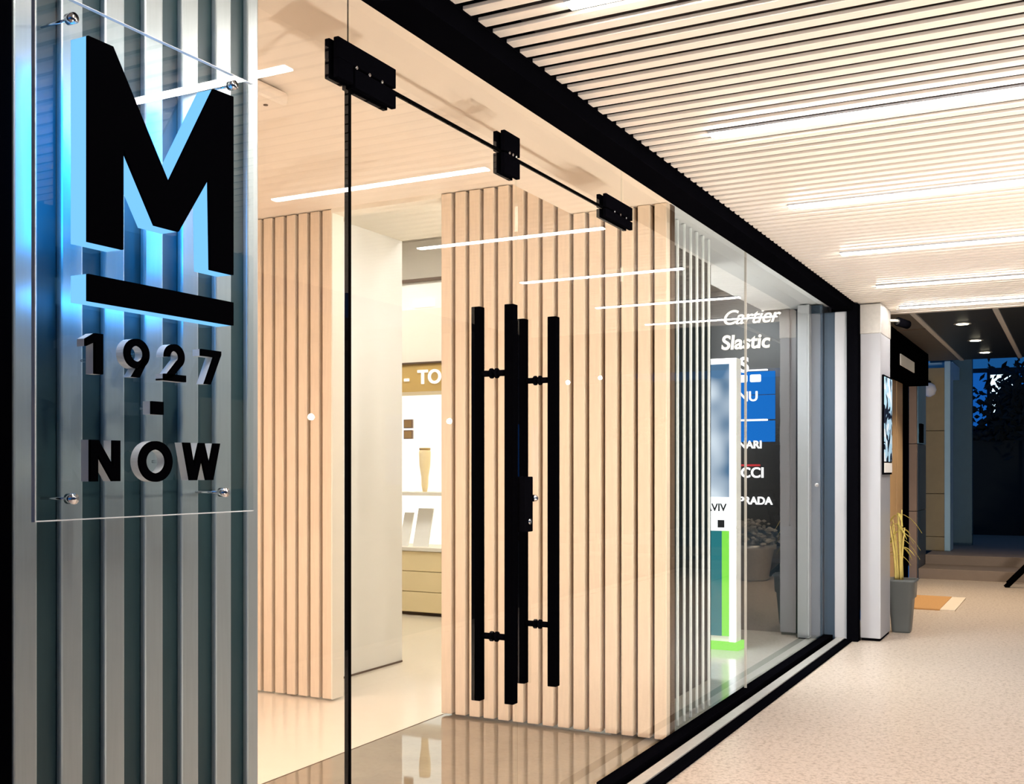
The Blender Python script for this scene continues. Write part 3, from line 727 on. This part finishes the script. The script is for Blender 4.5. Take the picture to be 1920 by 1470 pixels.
# slanted black chair at the right edge
t = thing('deck_chair', (-0.4, 13.3, 0.0), 'black slatted deck chair with slanting legs at the right edge', 'chair')
for y in (13.05, 13.5):
    MB().tube([(-0.70, y, 0.0), (-0.14, y, 0.62)], 0.028, 8).build('leg', M['matt_black'], t)
    MB().tube([(-0.06, y, 0.0), (-0.44, y, 0.36)], 0.024, 8).build('leg', M['matt_black'], t)
for k in range(5):
    MB().box(-0.50+k*0.10, -0.43+k*0.10, 13.05, 13.5, 0.355+k*0.005, 0.375+k*0.005).build('seat_slat', M['matt_black'], t)
for k in range(4):
    MB().box(-0.10+k*0.022, -0.08+k*0.022, 13.05, 13.5, 0.66+k*0.09, 0.73+k*0.09).build('back_slat', M['matt_black'], t)
for y in (13.06, 13.49):
    MB().tube([(-0.16, y, 0.60), (0.02, y, 1.02)], 0.02, 8).build('back_rail', M['matt_black'], t)
# bowl planter that the far glass mirrors
t = thing('bowl_planter', (-0.36, 12.55, 0.0), 'round grey planter of pale shrubs mirrored in the far glass', 'planter')
MB().lathe([(0.17, 0.0), (0.19, 0.02), (0.25, 0.36), (0.28, 0.37), (0.28, 0.42), (0.25, 0.42), (0.24, 0.38)], (-0.0, 12.55, 0), 28).build('pot', M['alu'], t)
fol = MB()
for k in range(160):
    a = random.uniform(0, 6.28); e = random.uniform(0, 1.4); rr = random.uniform(0.15, 0.34)
    c = Vector((0.0+rr*math.cos(a)*math.cos(e), 12.55+rr*math.sin(a)*math.cos(e), 0.42+rr*0.9*math.sin(e)))
    s = random.uniform(0.02, 0.045)
    fol.lathe([(s*0.3, -s*0.5), (s, 0), (s*0.3, s*0.5)], c, 6)
fol.build('foliage', M['gravel'], t)

# ------------------------------------------------------------------ night beyond the steps
bl = thing('far_building', (-1.2, 25.0, 0.0), 'dark building with lit blue windows beyond the trees', 'building')
MB().box(-6, 8, 25.0, 26.0, 0.0, 3.45).build('wall', M['navy'], bl)
for x0, x1, z0, z1, mm in ((-1.63, -1.20, 2.50, 3.30, 'window_white'), (-2.10, -1.70, 2.2, 3.35, 'window_blue'), (-1.10, -0.70, 2.3, 3.30, 'window_blue'), (-2.1, -1.7, 1.6, 2.1, 'window_blue')):
    w = MB().box(x0-0.03, x1+0.03, 24.95, 25.0, z0-0.03, z1+0.03).build('window', M['navy'], bl)
    MB().box(x0, x1, 24.94, 24.952, z0, z1).build('pane', M[mm], w)
struct(box('floor_ground', M['foliage'], (-14, 14, 18.9, 40, -0.3, 0.0)), 'dark ground beyond the landing')
def tree(x, y, z, r, n, label, seed, trunk=True, flat=1.0):
    rnd = random.Random(seed)
    t = thing('tree', (x, y, 0.0), label, 'tree', 'dark trees beyond the steps')
    b = MB()
    for k in range(n):
        u = rnd.gauss(0, 0.42); v = rnd.gauss(0, 0.42); w = rnd.gauss(0, 0.40)*flat
        c = Vector((x+r*u, y+r*v*0.6, z+r*w)); s = rnd.uniform(0.05, 0.11)
        d = Vector((rnd.uniform(-1, 1), rnd.uniform(-.4, .4), rnd.uniform(-1, 1))).normalized()
        e = d.orthogonal().normalized()
        nrm = d.cross(e)*0.004
        vs = [c-d*s, c+e*s*0.45, c+d*s, c-e*s*0.45]
        top = [b.bm.verts.new(p+nrm) for p in vs]; bot = [b.bm.verts.new(p-nrm) for p in vs]
        b.bm.faces.new(top); b.bm.faces.new(bot[::-1])
        for j in range(4): b.bm.faces.new((bot[j], bot[(j+1) % 4], top[(j+1) % 4], top[j]))
    b.build('crown', M['foliage'], t)
    MB().tube([(x, y, 0), (x+0.03, y, z*0.5), (x, y, z)], [0.10, 0.08, 0.04], 8).build('trunk', M['bark'], t)
tree(-0.95, 22.0, 2.55, 0.75, 520, 'leafy dark tree in front of the bright window', 3)
tree(-2.9, 22.3, 2.35, 0.70, 420, 'dark tree left of the bright window', 5)
tree(-0.75, 19.4, 2.35, 0.7, 500, 'dark tree at the right edge of the photo', 8)
h = MB(); rnd = random.Random(11)
h.box(-5, 6, 20.2, 20.9, 0.0, 1.8)
for k in range(900):
    c = Vector((rnd.uniform(-4, 5), rnd.uniform(20.0, 20.9), 1.8+abs(rnd.gauss(0, 0.28)))); s = rnd.uniform(0.05, 0.12)
    h.lathe([(s*0.2, -s*0.6), (s, 0), (s*0.2, s*0.6)], c, 5)
tag(h.build('hedge', M['foliage']), 'tall black hedge below the bright window', 'hedge')

# ------------------------------------------------------------------ across the road (seen only as reflections)
fb = thing('opposite_building', (9.5, 15, -0.12), 'dark facade across the road mirrored dimly in the glass', 'building')
MB().box(9.0, 10.0, -8, 50, -0.12, 4.2).build('wall', M['facade'], fb)
for k in range(9):
    y = -4+k*5.5
    w = MB().box(8.96, 9.0, y, y+1.6, 0.9, 2.5).build('window', M['navy'], fb)
    MB().box(8.95, 8.962, y+0.08, y+1.52, 0.98, 2.42).build('pane', M['window_blue'] if k % 3 else M['shop_glow'], w)
lp = None
for (x, y, z) in ((7.0, 13.2, 2.05), (7.0, 17.3, 2.15), (7.0, 22.6, 3.25), (7.0, 24.5, 3.5), (7.0, 29.1, 3.5), (7.0, 31.7, 3.7)):
    t = thing('street_lamp', (x, y, -0.12), 'globe street lamp across the road, a white dot mirrored in the glass', 'lamp', 'globe lamps across the road')
    MB().tube([(x, y, -0.12), (x, y, z)], [0.05, 0.03], 10).build('pole', M['black'], t)
    MB().lathe([(0.01, -0.055), (0.04, -0.035), (0.055, 0.0), (0.04, 0.035), (0.01, 0.055)], (x, y, z+0.05), 16).build('globe', M['globe'], t)

# ------------------------------------------------------------------ world, camera
w = bpy.data.worlds.new('night'); scene.world = w; w.use_nodes = True
nt = w.node_tree; nt.nodes.clear()
out = nt.nodes.new('ShaderNodeOutputWorld'); bg = nt.nodes.new('ShaderNodeBackground')
tc = nt.nodes.new('ShaderNodeTexCoord'); sx = nt.nodes.new('ShaderNodeSeparateXYZ'); cr = nt.nodes.new('ShaderNodeValToRGB')
cr.color_ramp.elements[0].position = 0.0; cr.color_ramp.elements[0].color = (0.012, 0.13, 0.42, 1)
cr.color_ramp.elements[1].position = 0.5; cr.color_ramp.elements[1].color = (0.02, 0.08, 0.22, 1)
nt.links.new(tc.outputs['Generated'], sx.inputs[0]); nt.links.new(sx.outputs['Z'], cr.inputs[0])
nt.links.new(cr.outputs[0], bg.inputs[0]); bg.inputs[1].default_value = 0.30
nt.links.new(bg.outputs[0], out.inputs[0])

cam = bpy.data.cameras.new('camera'); co = bpy.data.objects.new('camera', cam); col.objects.link(co)
cam.sensor_fit = 'HORIZONTAL'; cam.sensor_width = 36.0; cam.lens = 36.0*2023/1920
cam.shift_y = 145/1920; cam.clip_start = 0.02; cam.clip_end = 200
co.location = (0, 0, 1.30); co.rotation_euler = (R(90), 0, math.atan2(1060, 2023))
scene.camera = co
vs = scene.view_settings
vs.view_transform = 'Standard'; vs.look = 'None'; vs.gamma = 1.0; vs.exposure = 1.15; vs.use_curve_mapping = False
